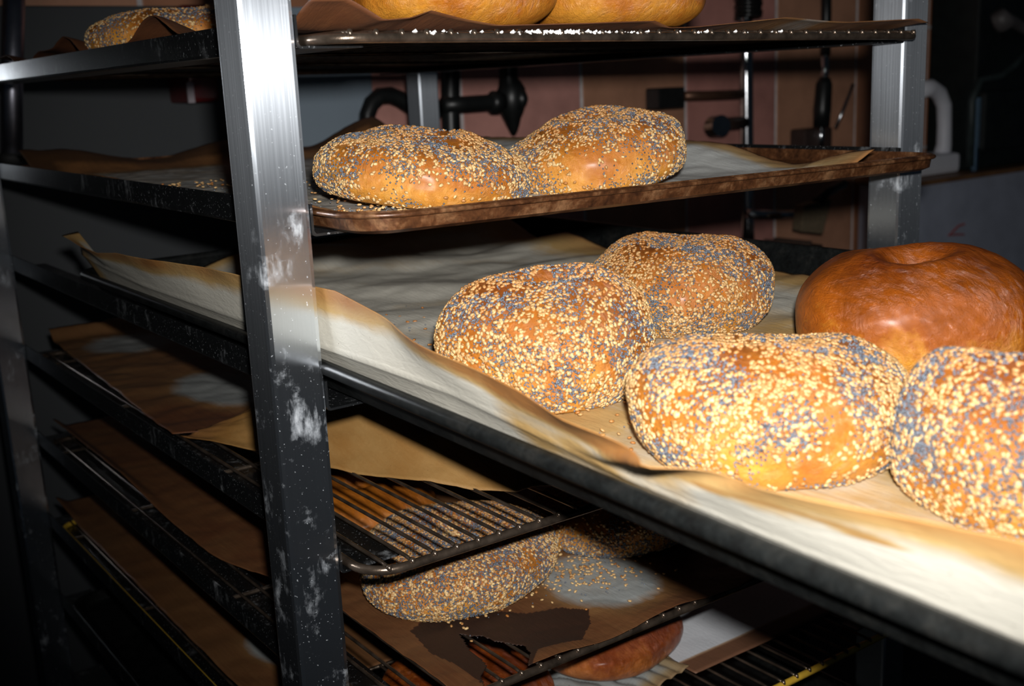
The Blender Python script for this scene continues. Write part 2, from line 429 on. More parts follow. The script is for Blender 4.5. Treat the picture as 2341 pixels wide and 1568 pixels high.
def seed_bagel(V, F, root, ns, npp, seed, bare, toast=.0, blue=0.0, ang=0.0):
    """bare(p,n)->0..1 how bare the crust is at a point"""
    F = np.array([f for f in F if len(f) == 4]); a, b, c, d = (V[F[:, k]] for k in range(4))
    nrm = np.cross(c-a, d-b); ar = np.linalg.norm(nrm, axis=1)/2; nn = nrm/(2*ar[:, None]+1e-12)
    cen = (a+b+c+d)/4
    if (nn*(cen-cen.mean(0))).sum() < 0: nn = -nn
    wgt = ar*(nn[:, 2] > -.9)*(cen[:, 2] > .0018)
    def samp(n, off, sharp, lo):
        mask = np.array([bare(p, q) for p, q in zip(cen, nn)])
        ptch = np.array([mn.noise(Vector((p[0]*48+off, p[1]*48, p[2]*48+seed))) for p in cen])
        pw = wgt*np.clip(lo+sharp*ptch, .03, 2)*(1-mask*.9)
        idx = rng.choice(len(cen), n, p=pw/pw.sum())
        u_, v_ = rng.random(n)[:, None], rng.random(n)[:, None]
        P = a[idx]*(1-u_)*(1-v_)+b[idx]*u_*(1-v_)+c[idx]*u_*v_+d[idx]*(1-u_)*v_
        return P, nn[idx]
    P, Q = samp(ns, 0, .8, .62)
    cs = ses_cols(ns, toast)*(.9+.1*rng.random((ns, 1)))
    tz = np.clip((P[:, 2]/V[:, 2].max()-.62)*1.5, 0, .5)[:, None]; cs = cs*(1-tz)+np.array([[.38, .14, .03]])*tz
    o = scatter_mesh('sesame_seeds', P, Q, SES, .0033, cs, root, .0005, .5); tag(o, kind='stuff')
    npp = int(npp*1.6)
    P, Q = samp(npp, 40, 1.9, .46+blue)
    o = scatter_mesh('poppy_seeds', P, Q, POP, .0014, pop_cols(npp), root, .0004, .5); tag(o, kind='stuff')
def make_bagel(kind, label, x, y, z, R, h, seed, group, hole=.1, ax=1.0, rot=(0, 0, 0), m='crust', ns=1150, npp=4200, bare=None, toast=0, blue=0, lump=.04, flat=.3, dip=(.30, .20, 0, 0, 1.0, 0)):
    root = thing('seeded_bagel' if kind else 'plain_bagel', label, 'bagel', (x, y, z), group)
    root.rotation_euler = rot
    V, F = bagel_geo(R, h, hole, seed, ax, lump, flat=flat, dip=dip)
    V[:, 2] -= V[:, 2].min()
    mesh_obj('crust', V, F, M['crust_seeded' if kind else m], root, True)
    if kind: seed_bagel(V, F, root, ns, npp, seed, bare or (lambda p, n: 0), toast, blue)
    return root
def patch(x, y, z, r, soft=.4):
    c = np.array([x, y, z])
    return lambda p, n: 1-sm(float(np.linalg.norm((p-c)/np.array([1, 1, .8]))), r*(1-soft), r)
def side_dir(az, zlo, zhi, width=.9):
    """bare band on the side facing azimuth az (radians), between heights"""
    def f(p, n):
        a = math.atan2(p[1], p[0]); d = abs((a-az+math.pi) % (2*math.pi)-math.pi)
        return (1-sm(d, width*.6, width))*sm(p[2], zlo-.004, zlo+.004)*(1-sm(p[2], zhi-.005, zhi+.005))
    return f
g3 = 'bagels on the pulled-out pan'
rz3 = lambda y: -.047+.0204*min(y, 0)
f3 = lambda y: rz3(y)-.0222
az = math.atan2(CAM[1], CAM[0]-.2)
U = az+math.pi/2
make_bagel(1, 'sesame and poppy bagel with a long top groove, beside the raised paper edge', .1091, -.0654, f3(-.06)+.001, .0605, .0765, 1, g3, ns=5000, npp=7500, toast=.05, dip=(.16, .13, .10, -.20, 2.6, -.635))
make_bagel(1, 'heavily poppy-seeded bagel at the back of the pulled-out pan', .2839, .0055, f3(0)+.001, .0653, .070, 2, g3, ns=4600, npp=11000, blue=.25, toast=.1, dip=(.10, .25, 0, 0, 1, 0))
make_bagel(1, 'wide seeded bagel with a bare golden patch low on its near side', .1205, -.2215, f3(-.21)+.001, .0645, .064, 3, g3, ns=4600, npp=8500, bare=side_dir(az+.2, .003, .020, .7), dip=(.10, .3, .2, .2, 1.4, 0))
make_bagel(1, 'seeded bagel with a blue-black poppy top, cut by the right frame edge', .1520, -.3315, f3(-.32)+.001, .0530, .073, 4, g3, ns=3000, npp=9000, blue=.35, dip=(.12, .3, .3, .3, 1.4, 0))
make_bagel(0, 'large glossy amber plain bagel with a shallow dimple on top', .3050, -.1706, f3(-.16)+.001, .0699, .081, 5, g3, m='crust_red', lump=.03, dip=(.15, .15, -.19, -.13, 1.3, -.6))
make_bagel(0, 'plain bagel glimpsed behind the right-hand seeded bagel at the frame edge', .3290, -.2980, f3(-.29)+.001, .0530, .057, 6, g3, m='crust_red')
g2 = 'seeded bagels on the rust-brown pan'
make_bagel(1, 'elongated seeded bagel on the rust-brown pan beside the near post', .1165, .0753, .0310, .0682, .050, 7, g2, 1, 1.0, (.0, .14, -.6), ns=3100, npp=6200, bare=side_dir(az+.6+.2, .004, .020, .8), lump=.05, dip=(.12, .2, 0, 0, 1, 0))
make_bagel(1, 'seeded bagel tilted upward to the right, propped against its neighbour', .2550, .0560, .0320, .0655, .054, 8, g2, 1, 1.0, (.0, -.16, 0), ns=3100, npp=5600, bare=side_dir(az+.15, .010, .032, .6), lump=.05, dip=(.12, .2, 0, 0, 1, 0))
g5 = 'bagels on the paper-covered wire rack'
make_bagel(1, 'blue-black poppy and sesame bagel lying under the empty wire rack', .1537, .1123, Z(5)+.009, .0760, .056, 9, g5, 1, 1.04, (0, 0, .5), ns=5200, npp=17000, blue=.9, lump=.07, m='crust_red')
make_bagel(0, 'plain orange bagel seen through the bars of the empty wire rack', .150, .262, Z(5)+.009, .068, .050, 10, g5, m='crust')
make_bagel(1, 'seeded bagel in deep shadow beneath the pulled-out pan', .306, .112, Z(5)+.008, .070, .042, 11, g5, ns=1700, npp=5500, blue=.2)
g6 = 'dark bagels on the lowest wire rack'
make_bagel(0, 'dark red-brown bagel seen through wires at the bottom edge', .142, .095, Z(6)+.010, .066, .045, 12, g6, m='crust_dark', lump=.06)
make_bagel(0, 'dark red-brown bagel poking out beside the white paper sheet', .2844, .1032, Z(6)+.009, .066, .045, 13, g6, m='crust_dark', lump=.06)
g1 = 'bagels on the topmost wire rack'
make_bagel(0, 'golden plain bagel at the top edge, nearer the steel post', .150, .072, .1380, .0665, .055, 14, g1, m='crust', flat=.15)
make_bagel(0, 'amber plain bagel at the top edge, farther from the post', .289, .075, .1375, .0665, .055, 15, g1, m='crust', flat=.15)
make_bagel(1, 'seeded bagel on the top tray, seen left of the near post', .085, .400, .138, .072, .044, 16, g1, ns=1800, npp=4500)

# ------------------------------------------------------------------ papers
def paper(name, label, fn, m, nu=110, nv=110, brown=None, hole=None, group='baking papers'):
    V = []; Bv = []; keep = []
    for j in range(nv+1):
        for i in range(nu+1):
            s, t = i/nu, j/nv
            p = fn(s, t); V.append(p); Bv.append(brown(s, t, p))
    F = []
    for j in range(nv):
        for i in range(nu):
            q = (j*(nu+1)+i, j*(nu+1)+i+1, (j+1)*(nu+1)+i+1, (j+1)*(nu+1)+i)
            if hole:
                c = np.mean([V[k] for k in q], axis=0)
                if hole((i+.5)/nu, (j+.5)/nv, c): continue
            F.append(q)
    V = np.array(V); ctr = np.array([V[:, 0].mean(), V[:, 1].mean(), V[:, 2].min()])
    o = mesh_obj(name, V, F, m, None, True, {'brown': Bv}, loc=ctr)
    md = o.modifiers.new('thickness', 'SOLIDIFY'); md.thickness = .0004; md.offset = 0
    return tag(o, label, 'paper', group)
def edge_brown(s, t, ws=.12, wt=.12, base=.0):
    e = min(min(s, 1-s)/ws, min(t, 1-t)/wt)
    return base+(1-min(1, e))*.9
def crinkle(x, y, seed, amp=.002, sc=18):
    r = mn.ridged_multi_fractal(Vector((x*sc*.6+seed, y*sc*1.3, seed)), .9, 2.1, 3, 1.0, 2.0)
    return amp*(r-1.0)*.5+amp*.5*fbm(x*sc*2, y*sc*2, seed)

# shelf 3: big sheet whose left side climbs over the rim and stands up
TOP = [(-.47, -.012), (-.416, -.0147), (-.370, -.0204), (-.319, -.0264), (-.277, -.0283), (-.2266, -.026), (-.195, -.0214), (-.134, -.0166), (-.091, -.0129), (-.0155, -.0026), (.05, -.004), (.1065, -.0044), (.28, -.0116), (.34, -.014), (.40, -.0201), (.44, -.017), (.492, -.0125)]
BOT = [(-.47, -.0545), (-.416, -.054), (-.246, -.0495), (-.12, -.0390), (0, -.0388), (.11, -.0397), (.33, -.0395), (.43, -.035), (.497, -.0290)]
def p3f(s, t):
    y = -.465+t*(.957)
    zt = interp(y, TOP); fz = f3(y); rz = max(rz3(y)+.0030, interp(y, BOT)+.001)
    fold = mn.noise(Vector((y*9+3, s*2.2, 4)))+.5*mn.noise(Vector((y*22, s*3.5+y*8, 1)))
    cr = y+.255-(s-.15)*.22                    # one diagonal crease across the raised side
    fold += -2.6*math.exp(-(cr/.009)**2)+1.6*math.exp(-((cr+.025)/.014)**2)+1.0*math.exp(-((cr-.03)/.02)**2)
    if s < .30:
        k = s/.30
        x = -.007+.0135*k+.0030*fold*(1-k); z = zt+(rz-zt)*k**1.05
        x += -.008*sm(y, -.15, -.35)*(1-k)
        if y > .42: z += (y-.42)*.25*k
        x = x+(max(x, .0035+.004*k)-x)*sm(y, -.13, -.06)*(1-sm(y, .04, .07))
    elif s < .42:
        k = (s-.30)/.12
        x = .007+.025*k; z = rz+(fz+.0018-rz)*sm(k, -.2, 1)
    else:
        k = (s-.42)/.58
        x = .032+.440*k; z = fz+.0006+(abs(crinkle(x, y, 2.3, .0034, 11))+.010*sm(y, .08, .35)*max(0, mn.noise(Vector((x*7+y*9, y*5-x*4, 7)))+.15)*2)*sm(k, 0, .06)
        z += .020*sm(y, .40, .49)*sm(x, .1, .3)+.003*sm(x, .40, .47)
    return (x, y, z)
def b3(s, t, p):
    b = 1-sm(s, .03, .20) if s < .40 else 0
    nz = mn.noise(Vector((p[1]*13, s*5, 1)))
    b = b*(.80+.6*nz)
    b = max(b, (1-min(1, (1-s)/.10))*.8, (1-min(1, (1-t)/.05))*.7)
    if s > .42: b = max(b, .10+.34*(1-sm(p[1], -.08, .05))+.25*mn.noise(Vector((p[0]*14, p[1]*14, 4))))
    if s < .42: b += .55*sm(p[1], -.300, -.265)*(1-sm(p[1], -.185, -.150))*(.75+.5*mn.noise(Vector((p[1]*30+s*9, s*12, 3))))
    # stained crescent on the raised side
    b = min(b, .92)
    d = math.hypot((p[1]+.335)/.035, (s-.13)/.035)
    if s < .3: b = max(b, .75*(1-sm(abs(d-1), .1, .55))*(1 if s < .14 else 0))
    return b
def mix_attr_material():
    """one sheet: pale dry side, greasy grey middle (object colour depends on the sheet's own wear)"""
    m = paper_mat('big baking paper', (.60, .57, .49), (.48, .31, .12), (.32, .13, .028), .5)
    return m
M['paper_big'] = mix_attr_material()
paper('baking_paper', 'big baking paper with a tan raised edge along the pulled-out pan', p3f, M['paper_big'], 150, 170, b3)

# shelf 2
def p2f(s, t):
    x = .018+s*.432; y = -.034+t*.765
    z = zs(2, x)+.0045+abs(crinkle(x, y, 5.1, .0030, 14))
    z += .016*sm(t, .90, 1.0)*(1+.5*math.sin(x*30)) + .020*sm(x, .34, .44)*sm(y, .02, .14) + .018*sm(x, .30, .44)*sm(t, .12, 0)*sm(x, .40, .46)
    z += .010*(1-sm(s, 0, .06))*(.6+.4*math.sin(y*17))
    z += .006*(1-sm(t, 0, .04))*(math.sin(x*37+.6) > 0)*abs(math.sin(x*37+.6))
    return (x, y, z)
paper('baking_paper', 'grey-green baking paper with curled corners on the rust-brown pan', p2f, M['paper_light'], 120, 150, lambda s, t, p: edge_brown(s, t, .08, .06, .20 if p[0] < .3 else .05)+.9*sm(t, .84, .93))  # browned edges; back strip also darkened as painted shade of the tray above

# shelf 1: crumpled brown paper over the wire rack, front edge waving up
PR1 = [(0, .1500), (.022, .1500), (.041, .1392), (.060, .1405), (.0744, .1444), (.100, .1400), (.1247, .1366), (.184, .1367), (.2459, .1381), (.2613, .134), (.2894, .1345), (.363, .1393), (.4453, .1364), (.515, .1377), (.535, .134)]
def p1f(s, t):
    x = .003+s*.527; y = -.017+t*.72
    zb = zs(1, x)+.0105+abs(crinkle(x, y, 8.8, .0022, 16))
    k = 1-sm(y, -.017, .022)
    z = zb*(1-k)+(interp(x, PR1)-.0022*0)*k
    z = max(z, zb)
    z += (1-sm(s, 0, .10))*sm(y, .12, .2)*(.010+.008*math.sin(y*26+2)+.004*math.sin(y*61))
    return (x, y-.006*k*math.sin(x*40), z)
paper('baking_paper', 'crumpled dark brown paper overhanging the topmost wire rack', p1f, M['paper_brown'], 170, 120, lambda s, t, p: .95 if p[0] < .33 else max(.25+.6*sm(p[0], .44, .5), .7*abs(math.sin(p[0]*31))))

# shelf 4: brown paper at the back with its front corner turned over
q4 = [(.040, .800), (.40, .78), (.36, .15), (.012, .312)]
def p4f(s, t):
    A_, B_, C_, D_ = (np.array(q) for q in q4)
    p = (A_*(1-s)+B_*s)*(1-t)+(D_*(1-s)+C_*s)*t
    z = zs(4, p[0])+.0094+abs(crinkle(p[0], p[1], 3.7, .0040, 11))+.012*(1-sm(t, 0, .05))
    return (p[0], p[1], z)
paper('baking_paper', 'brown paper lying on the back half of the empty-fronted wire rack', p4f, M['paper_brown'], 110, 110, lambda s, t, p: .62+.35*sm(t, .6, .95)-.75*(1-sm(math.hypot((p[0]-.10)/.05, (p[1]-.42)/.10), .4, 1.1))-.55*(1-sm(math.hypot((p[0]-.10)/.06, (p[1]-.70)/.07), .4, 1.1)))
B4 = [(.017, .312), (.050, .229), (.073, .152), (.105, .083), (.145, .021), (.177, .0166), (.205, .030)]
T4 = [(.060, .300), (.100, .290), (.130, .262), (.168, .185), (.205, .125), (.232, .085), (.240, .075)]
H4 = [.004, .030, .056, .068, .066, .050, .030]
def f4(s, t):
    k = s*6; i = min(5, int(k)); f = k-i
    b = np.array(B4[i])*(1-f)+np.array(B4[i+1])*f; e = np.array(T4[i])*(1-f)+np.array(T4[i+1])*f; h = H4[i]*(1-f)+H4[i+1]*f
    p = b*(1-t)+e*t
    z = zs(4, b[0])+.0095+h*math.sin(t*math.pi/2)**1.2+.0022*fbm(s*9, t*4, 6)
    return (p[0], p[1], z)
paper('baking_paper', 'tan spotted paper flap rising between the pulled-out pan and the empty wire rack', f4, M['paper_tan'], 90, 40, lambda s, t, p: .35+.5*(1-sm(s, 0, .12))+.35*sm(s, .8, 1)+.9*(1-sm(math.hypot((s-.52)/.05, (t-.45)/.25), .3, 1.0)))

# shelf 5: seeded sheet with a burnt ragged hole, drooping over the front rim
zp5 = Z(5)+.0098
def plane(pts, z): return [tuple(at(px, py, 2, z)[:2]) for px, py in pts]
NOTCH = plane([(1048, 1446), (1075, 1452), (1100, 1449), (1130, 1461), (1165, 1466), (1200, 1474), (1214, 1500), (1206, 1545), (1195, 1600), (1118, 1600), (1098, 1543), (1112, 1520), (1098, 1500), (1072, 1482), (1060, 1462)], zp5)
STAIN = plane([(940, 1440), (985, 1398), (1080, 1392), (1200, 1398), (1290, 1385), (1345, 1388), (1349, 1420), (1338, 1440), (1330, 1462), (1285, 1474), (1230, 1492), (1206, 1560), (1100, 1560), (1085, 1545), (1050, 1520), (985, 1490)], zp5)
def inpoly(x, y, P):
    c = False
    for (a, b), (e, f) in zip(P, P[1:]+P[:1]):
        if (b > y) != (f > y) and x < (e-a)*(y-b)/(f-b)+a: c = not c
    return c
def p5f(s, t):
    y = -.031+t*.806; xl = .060-.035*sm(y, .14, .30); x = xl+s*(.335-xl)
    z = zs(5, x)+.0094+abs(crinkle(x, y, 6.1, .0024, 13))+(1-sm(s, 0, .05))*.010*sm(t, .5, .7)
    z += .0025*(1-sm(t, 0, .04))*(1+math.sin(x*55+1))
    return (x, y, z)
def b5(s, t, p):
    v = .85-1.05*(1-sm(math.hypot((p[0]-.235)/.06, (p[1]-.045)/.07), .3, 1.1))-.5*(1-sm(math.hypot((p[0]-.11)/.03, (p[1]-.68)/.06), .4, 1.1))
    return max(v, 1.9) if inpoly(p[0], p[1], STAIN) else v
def fill(f):  # finer rows near the front edge
    return lambda s, t: f(s, t**1.9)
paper('baking_paper', 'stained brown paper with a ragged burnt notch, on the second-lowest wire rack', fill(p5f), M['paper_brown'], 200, 240, lambda s, t, p: b5(s, t, p), lambda s, t, p: inpoly(p[0], p[1], NOTCH))

# shelf 6: smooth white sheet with browned edge, crinkled strip, brown sheet at the back left
def p6f(s, t):
    x = .318+s*.19; y = .026+t*.42
    return (x, y, zs(6, x)+.0093+.0006*fbm(x*20, y*20))
paper('baking_paper', 'smooth white sheet with a browned front edge on the lowest wire rack', p6f, paper_mat('white sheet', (.62, .63, .66), (.40, .26, .16), (.16, .07, .035), .55, (20, 20, 20)), 60, 90, lambda s, t, p: 1.0 if t < .045 else (.8*sm(s, .9, 1)+.0))
def p6c(s, t):
    x = .085+s*.235; y = -.0+t*.17+.035*s
    return (x, y, zs(6, x)+.0098+.0026*abs(math.sin(x*210+y*90+2*fbm(x*20, y*20)))+.001*fbm(x*60, y*60))
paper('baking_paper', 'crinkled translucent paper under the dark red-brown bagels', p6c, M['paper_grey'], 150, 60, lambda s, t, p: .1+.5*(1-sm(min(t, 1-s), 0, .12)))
def p6b(s, t):
    x = .020+s*.26; y = .205+t*.59
    return (x, y, zs(6, x)+.0096+abs(crinkle(x, y, 1.7, .0028, 9))+.008*(1-sm(s, 0, .06))*sm(t, .8, 1))
paper('baking_paper', 'orange-brown paper at the back left of the lowest wire rack', p6b, M['paper_brown'], 80, 110, lambda s, t, p: .72-.9*(1-sm(math.hypot((p[0]-.075)/.03, (p[1]-.29)/.05), .3, 1.2))-.5*(1-sm(math.hypot((p[0]-.09)/.04, (p[1]-.70)/.05), .3, 1.2)))

# flour spilt along the top rack's front rim
V_ = []; 
fm = MB()
for k in range(260):
    x = rt.gauss(.159, .018) if k < 190 else rt.uniform(.05, .36); r = rt.uniform(.0006, .0018)
    y = -.0245+rt.uniform(-.0012, .002); zz = zs(1, x)+.0066+rt.uniform(-.0012, .0010)
    fm.tube([(x-r, y, zz), (x, y-r*.3, zz+r*.3), (x+r, y, zz)], [r*.2, r*.7, r*.2], 5)
tag(fm.obj('flour', simple('flour', (.85, .85, .85), .9), None, smooth=True, loc=(.16, -.024, Z(1)+.006)), 'white flour spilt along the front rim of the topmost wire rack', 'flour', kind='stuff')
# loose seeds
def loose(name, label, pts_fn, n, toast=.1, pop=.35):
    P = np.array([pts_fn() for _ in range(n)]); up = np.tile([[0, 0, 1.]], (n, 1))
    k = int(n*(1-pop))
    c = P.mean(0)
    root = thing(name, label, 'seeds', tuple(c)); root['kind'] = 'stuff'
    o = scatter_mesh('sesame_seeds', P[:k]-c, up[:k], SES, .0034, ses_cols(k, toast), root, .0012, .4); tag(o, kind='stuff')
    o = scatter_mesh('poppy_seeds', P[k:]-c, up[k:], POP, .0014, pop_cols(n-k), root, .0008, .4); tag(o, kind='stuff')
rs = random.Random(5)
def onp2():
    x = rs.gauss(.075, .035) if rs.random() < .6 else rs.uniform(.03, .20); y = rs.gauss(.03, .025) if rs.random() < .55 else rs.uniform(.1, .40)
    x = min(max(x, .022), .3); y = max(y, -.028); return (x, y, zs(2, x)+.0062)
loose('loose_seeds', 'fallen sesame and poppy seeds on the paper of the rust-brown pan', onp2, 520)
def onp3():
    if rs.random() < .5: x, y = rs.gauss(.12, .07), rs.gauss(.12, .06)
    else: x, y = rs.gauss(.11, .045), rs.gauss(-.14, .05)
    x = min(max(x, .045), .42); y = max(-.4, min(.4, y)); return (x, y, f3(y)+.0022)
loose('loose_seeds', 'fallen seeds dotted over the paper of the pulled-out pan', onp3, 300, .6, .4)
def onp5():
    if rs.random() < .6: x, y = rs.gauss(.235, .022), rs.gauss(.06, .022)
    else: x = rs.uniform(.10, .29); y = .045+(x-.1)*.12+rs.gauss(.01, .012)
    return (x, max(y, .0), zs(5, x)+.0108)
loose('loose_seeds', 'fallen seeds on the paper with the burnt hole', onp5, 420, .1, .3)

# ------------------------------------------------------------------ background left: panel, table leg, red tub, drain
blackp = simple('black plastic pipe', (.010, .011, .011), .38, 0, None, .3, 20)
z_ = lambda px, py, y: at(px, py, 1, y)
xr = z_(852, 250, 1.21)[0]
pz = z_(200, 14, 1.2)[2]
xl = z_(600, 250, 1.21)[0]
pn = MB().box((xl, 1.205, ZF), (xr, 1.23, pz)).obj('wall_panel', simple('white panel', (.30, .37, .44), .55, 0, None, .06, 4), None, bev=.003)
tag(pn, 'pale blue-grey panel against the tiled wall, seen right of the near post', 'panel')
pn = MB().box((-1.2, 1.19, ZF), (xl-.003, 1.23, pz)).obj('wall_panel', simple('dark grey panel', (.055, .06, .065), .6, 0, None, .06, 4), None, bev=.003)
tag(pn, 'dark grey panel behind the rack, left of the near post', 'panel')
tl = thing('steel_bar', 'blurry pale steel bar hanging upright behind the rack at far left', 'bar', tuple(z_(28, 372, 1.0))); b = np.array(tl.location)
MB().tube([(0, 0, 0), tuple(z_(28, 180, 1.0)-b), tuple(z_(34, -60, 1.0)-b)], .013, 20).obj('bar_tube', chromeish('bar steel', (.5, .5, .58), .35), tl, smooth=True)
MB().tube([(0, 0, -.004), (0, 0, .004), (0, 0, .012)], [.010, .016, .016], 20).obj('end_cap', rub, tl, smooth=True)
a0, a1 = z_(412, 10, 1.1), z_(505, 232, 1.1)
tb = thing('red_tub', 'dark red plastic tub with white edge, half hidden behind the near post', 'tub', (a0[0], 1.1, a1[2]))
MB().box((0, 0, 0), (a1[0]-a0[0], .09, a0[2]-a1[2])).obj('body', simple('red plastic', (.10, .004, .004), .4), tb, bev=.006)
MB().box((-.004, -.003, .0), (.006, .0, .03)).obj('label_strip', simple('white strip', (.4, .35, .38), .5), tb)
DY = 1.10
dr = thing('sink_drain', 'black plastic sink drain with trap bend and pointed tee', 'drain pipe', tuple(z_(1030, 245, DY)))
def q(px, py, y=DY): return tuple(z_(px, py, y)-z_(1030, 245, DY))
R_ = lambda px: px*1.98/FPX/2
MB().tube([q(1030, -60), q(1030, 245), q(1036, 420), q(1042, 700)], R_(42), 24).obj('standpipe', blackp, dr, smooth=True)
MB().tube([q(1012, 240, DY-.01), q(1060, 238, DY-.01), q(1120, 234, DY-.01), q(1150, 232, DY-.01)], R_(36), 20).obj('branch_pipe', blackp, dr, smooth=True)
MB().tube([q(1118, 234, DY-.01), q(1126, 234, DY-.01), q(1138, 234, DY-.01), q(1144, 234, DY-.01)], [R_(36), R_(52), R_(52), R_(38)], 20).obj('collar', blackp, dr, smooth=True)
MB().tube([q(1163, -40), q(1163, 100), q(1163, 180), q(1166, 192), q(1168, 205), q(1170, 235), q(1171, 258), q(1172, 272), q(1174, 286), q(1175, 300), q(1175, 308)],
          [R_(44), R_(44), R_(44), R_(54), R_(68), R_(70), R_(54), R_(40), R_(30), R_(18), R_(8)], 24).obj('tee', blackp, dr, smooth=True)
MB().tube([q(1180, 228, DY-.02), q(1195, 225, DY-.02), q(1206, 226, DY-.02)], [R_(50), R_(40), R_(6)], 16).obj('side_cap', blackp, dr, smooth=True)
hk = [(1000, 262), (965, 252), (940, 243), (915, 226), (893, 217), (868, 219), (850, 236), (840, 262), (838, 300), (838, 420)]
MB().tube([q(*p, DY+.02) for p in hk], R_(36), 20).obj('trap_bend', blackp, dr, smooth=True)

# ------------------------------------------------------------------ background middle: faucet pipes, sprayer, brush
FY = 1.12
def rel(root): 
    o = np.array(root.location); return lambda px, py, y=FY: tuple(z_(px, py, y)-o)
darkchrome = chromeish('dull chrome', (.55, .56, .58), .2)
k_ = 2.45/FPX/2
fa = thing('faucet_riser', 'chrome riser pipe with side arms and coil spring against the tiles', 'faucet', tuple(z_(1707, 300, FY))); q = rel(fa)
MB().tube([q(1704, -90), q(1706, 120), q(1707, 300), q(1709, 480), q(1712, 660)], 30*k_, 24).obj('riser_pipe', M['chrome'], fa, smooth=True)
MB().tube([q(1564, 219), q(1620, 218), q(1700, 215)], 20*k_, 16).obj('upper_arm', simple('dark brass', (.16, .08, .05), .4, .6), fa, smooth=True)
a0 = np.array(q(1508, 250, FY-.02)); a1 = np.array(q(1566, 198, FY-.02))
MB().box((a0[0], a0[1]-.0, a0[2]), (a1[0], a1[1]+.04, a1[2])).obj('arm_bracket', simple('black block', (.02, .02, .02), .3, .2), fa, bev=.003)
MB().tube([q(1626, 285, FY-.02), q(1660, 283, FY-.01), q(1702, 280)], 28*k_, 16).obj('lower_arm', simple('dark brass pipe', (.12, .07, .05), .35, .6), fa, smooth=True)
c = np.array(q(1631, 289, FY-.02)); c2 = c+np.array([-.008, -.03, .002])
MB().tube([tuple(c), tuple(c2)], 46*k_, 24).obj('valve_end', M['chrome'], fa, smooth=False)
MB().tube([q(1709, 489, FY-.02), q(1760, 491, FY-.03), q(1828, 490, FY-.04)], 20*k_, 16).obj('tee_arm', M['chrome'], fa, smooth=True)
cc = [np.array(q(1711, -60+i*1.2)) for i in range(86)]
MB().tube([tuple(p+np.array([.026*math.cos(i*.85), .026*math.sin(i*.85), 0])) for i, p in enumerate(cc)], .0045, 8).obj('coil_spring', simple('spring', (.05, .05, .05), .3, .8), fa, smooth=True)
sp = thing('spray_wand', 'black-gripped chrome spray wand with a thin lever beside it', 'sprayer', tuple(z_(1880, 300, FY))); q = rel(sp)
MB().tube([q(1890, -90), q(1889, 40), q(1887, 125)], 24*k_, 20).obj('hose', blackp, sp, smooth=True)
MB().tube([q(1887, 120), q(1886, 160), q(1884, 195)], 18*k_, 20).obj('neck', M['chrome'], sp, smooth=True)
MB().tube([q(1886, 178), q(1884, 192), q(1880, 250), q(1878, 290)], [26*k_, 38*k_, 42*k_, 38*k_], 24).obj('grip', blackp, sp, smooth=True)
MB().tube([q(1878, 286), q(1877, 310), q(1875, 345)], 15*k_, 16).obj('nozzle_stem', M['chrome'], sp, smooth=True)
a0 = np.array(q(1845, 350)); a1 = np.array(q(1908, 290))
MB().box((a0[0], a0[1]+.005, a0[2]), (a1[0], a1[1]+.05, a1[2])).obj('wall_bracket', simple('dark bracket', (.05, .03, .025), .5), sp, bev=.005)
MB().tube([q(1950, 192, FY-.02), q(1932, 240, FY-.02), q(1911, 292, FY-.02)], 8*k_, 10).obj('lever', darkchrome, sp, smooth=True)
br = thing('scrub_brush', 'beige bristle brush with dark handle standing behind the rack', 'brush', tuple(z_(1850, 530, 1.0))); q = rel(br)
V = [q(1832, 530, 1.0), q(1882, 535, 1.0), q(1902, 455, 1.0), q(1838, 470, 1.0)]; V += [(v[0]+.012, v[1]+.035, v[2]) for v in V]
MB().add(V, [(0, 1, 2, 3), (7, 6, 5, 4), (0, 4, 5, 1), (1, 5, 6, 2), (2, 6, 7, 3), (3, 7, 4, 0)]).obj('bristles', simple('beige bristles', (.20, .15, .09), .8, 0, (500, 1, .002), .4, 200), br, bev=.003)
MB().tube([q(1868, 462, 1.01), q(1890, 440, 1.01), q(1930, 420, 1.02)], [.012, .010, .010], 12).obj('handle', blackp, br, smooth=True)
# draining tray with ribs, low behind
zt = z_(1730, 560, 1.05)[2]
zt -= 0
dt = thing('drain_tray', 'dark ribbed draining tray low against the tiled wall', 'drain tray', (z_(1560, 560, .98)[0], .98, zt-.02))
MB().box((0, 0, -.02), (.42, .115, .012)).obj('tray_body', simple('dark plastic', (.02, .017, .015), .5), dt, bev=.004)
me = None
for i in range(12):
    if me is None: o = MB().box((0, .008, .012), (.010, .107, .022)).obj('rib', simple('rib plastic', (.07, .045, .035), .5), dt, bev=.002); me = o.data
    else: o = bpy.data.objects.new('rib', me); COL.objects.link(o); o.parent = dt
    o.location = (.02+i*.033, 0, 0)
MB().box((.02, .02, ZF-zt+.02), (.05, .10, -.02)).box((.38, .02, ZF-zt+.02), (.41, .10, -.02)).obj('tray_stand', simple('stand', (.006, .006, .006), .8), dt)

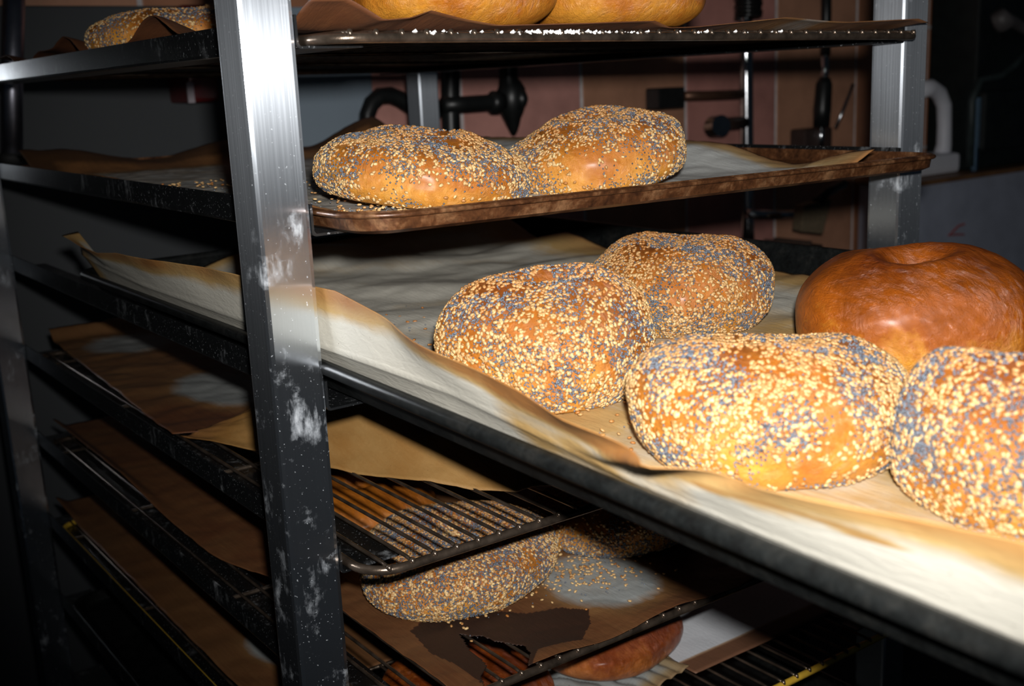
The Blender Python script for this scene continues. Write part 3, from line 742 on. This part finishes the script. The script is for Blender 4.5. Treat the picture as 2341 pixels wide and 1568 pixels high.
# ------------------------------------------------------------------ background right: worktable, jug, machine
CY = 1.06
cz = z_(2200, 398, CY)[2]
cx0 = z_(2096, 400, CY)[0]
wt = thing('worktable', 'worktable with brown top and pale blue-grey front bearing a red pen mark', 'table', (cx0, CY, ZF))
MB().box((-.02, -.02, cz-ZF-.012), (1.6, .17, cz-ZF)).obj('top', simple('brown board', (.22, .11, .05), .5), wt, bev=.003)
fr = MB().box((0, 0, 0), (1.55, .165, cz-ZF-.012)).obj('front_box', simple('pale grey front', (.46, .50, .62), .6, 0, None, .12, 12), wt, bev=.004)
mk = simple('red marker', (.50, .04, .02), .7)
def mkp(px, py): p = z_(px, py, CY-.0015); return (p[0]-cx0, p[1]-CY, p[2]-ZF)
MB().tube([mkp(2205, 512), mkp(2192, 516), mkp(2178, 530), mkp(2168, 538), mkp(2185, 536), mkp(2204, 536)], .0022, 6).obj('pen_mark', mk, wt)
JY = 1.14
jg = thing('plastic_jug', 'white plastic jug with loop handle on the worktable beside the far post', 'jug', tuple(np.array([z_(2120, 390, JY)[0], JY, cz+.0005])))
wp = simple('white jug plastic', (.85, .86, .93), .45, 0, None, .05, 10)
jw = lambda px, py, dy=0: tuple(z_(px, py, JY+dy)-np.array(jg.location))
x0, x1 = jw(2030, 390)[0], jw(2160, 390)[0]; zt_, zh = jw(2120, 352)[2], jw(2120, 188)[2]
xm = jw(2088, 300, -.045)[0]
MB().box((x0, -.045, 0), (x1, .045, zt_)).obj('base', wp, jg, bev=.012)
MB().box((x0, -.045, zt_-.02), (xm, .045, zh)).obj('body', wp, jg, bev=.012)
MB().tube([jw(2100, 208), jw(2125, 200), jw(2146, 212), jw(2158, 240), jw(2159, 285), jw(2158, 330), jw(2152, 362)], [.020, .021, .020, .019, .018, .019, .022], 16).obj('handle', wp, jg, smooth=True)
MB().tube([(x0+.05, 0, zh-.01), (x0+.05, 0, zh+.03)], .02, 20).obj('cap', simple('blue cap', (.03, .03, .12), .4), jg)
MB().box((xm-.004, -.047, zt_-.03), (xm+.014, -.045, zt_-.006)).obj('label_mark', simple('blue print', (.08, .06, .2), .5), jg)
MY = 1.08
mc = thing('dark_machine', 'tall black kitchen machine with grey lever and steel edge coloured as if blue-lit', 'machine', (z_(2214, 380, MY)[0]+.02, MY, cz+.0005))
mw = lambda px, py, dy=0: tuple(z_(px, py, MY+dy)-np.array(mc.location))
bk = simple('black machine paint', (.012, .016, .016), .35)
MB().box((0, .0, 0), (.62, .14, .55)).obj('housing', bk, mc, bev=.008)
MB().box((mw(2232, 205)[0], -.03, mw(2232, 345)[2]), (mw(2400, 205)[0], 0, mw(2300, 205)[2])).obj('front_cover', bk, mc, bev=.01)
MB().box((-.008, -.012, mw(2204, 390)[2]*0+.001), (.004, .0, mw(2204, 225)[2])).obj('steel_edge', chromeish('steel tinted blue-lit', (.25, .42, .60), .45), mc, bev=.001)  # blue glow on the stainless edge put into its base colour
gp = simple('grey lever plastic', (.13, .12, .12), .5)
MB().tube([mw(2282, 32, -.05), mw(2292, 50, -.05), mw(2310, 48, -.05), mw(2341, 66, -.05), mw(2420, 80, -.05)], [.018, .026, .016, .014, .014], 16).obj('lever', gp, mc, smooth=True)
MB().tube([mw(2350, 110, -.04), mw(2320, 150, -.04), mw(2285, 175, -.04), mw(2240, 185, -.04), mw(2222, 230, -.04), mw(2218, 380, -.03)], .009, 12).obj('hose', simple('grey-green hose', (.035, .05, .05), .5), mc, smooth=True)
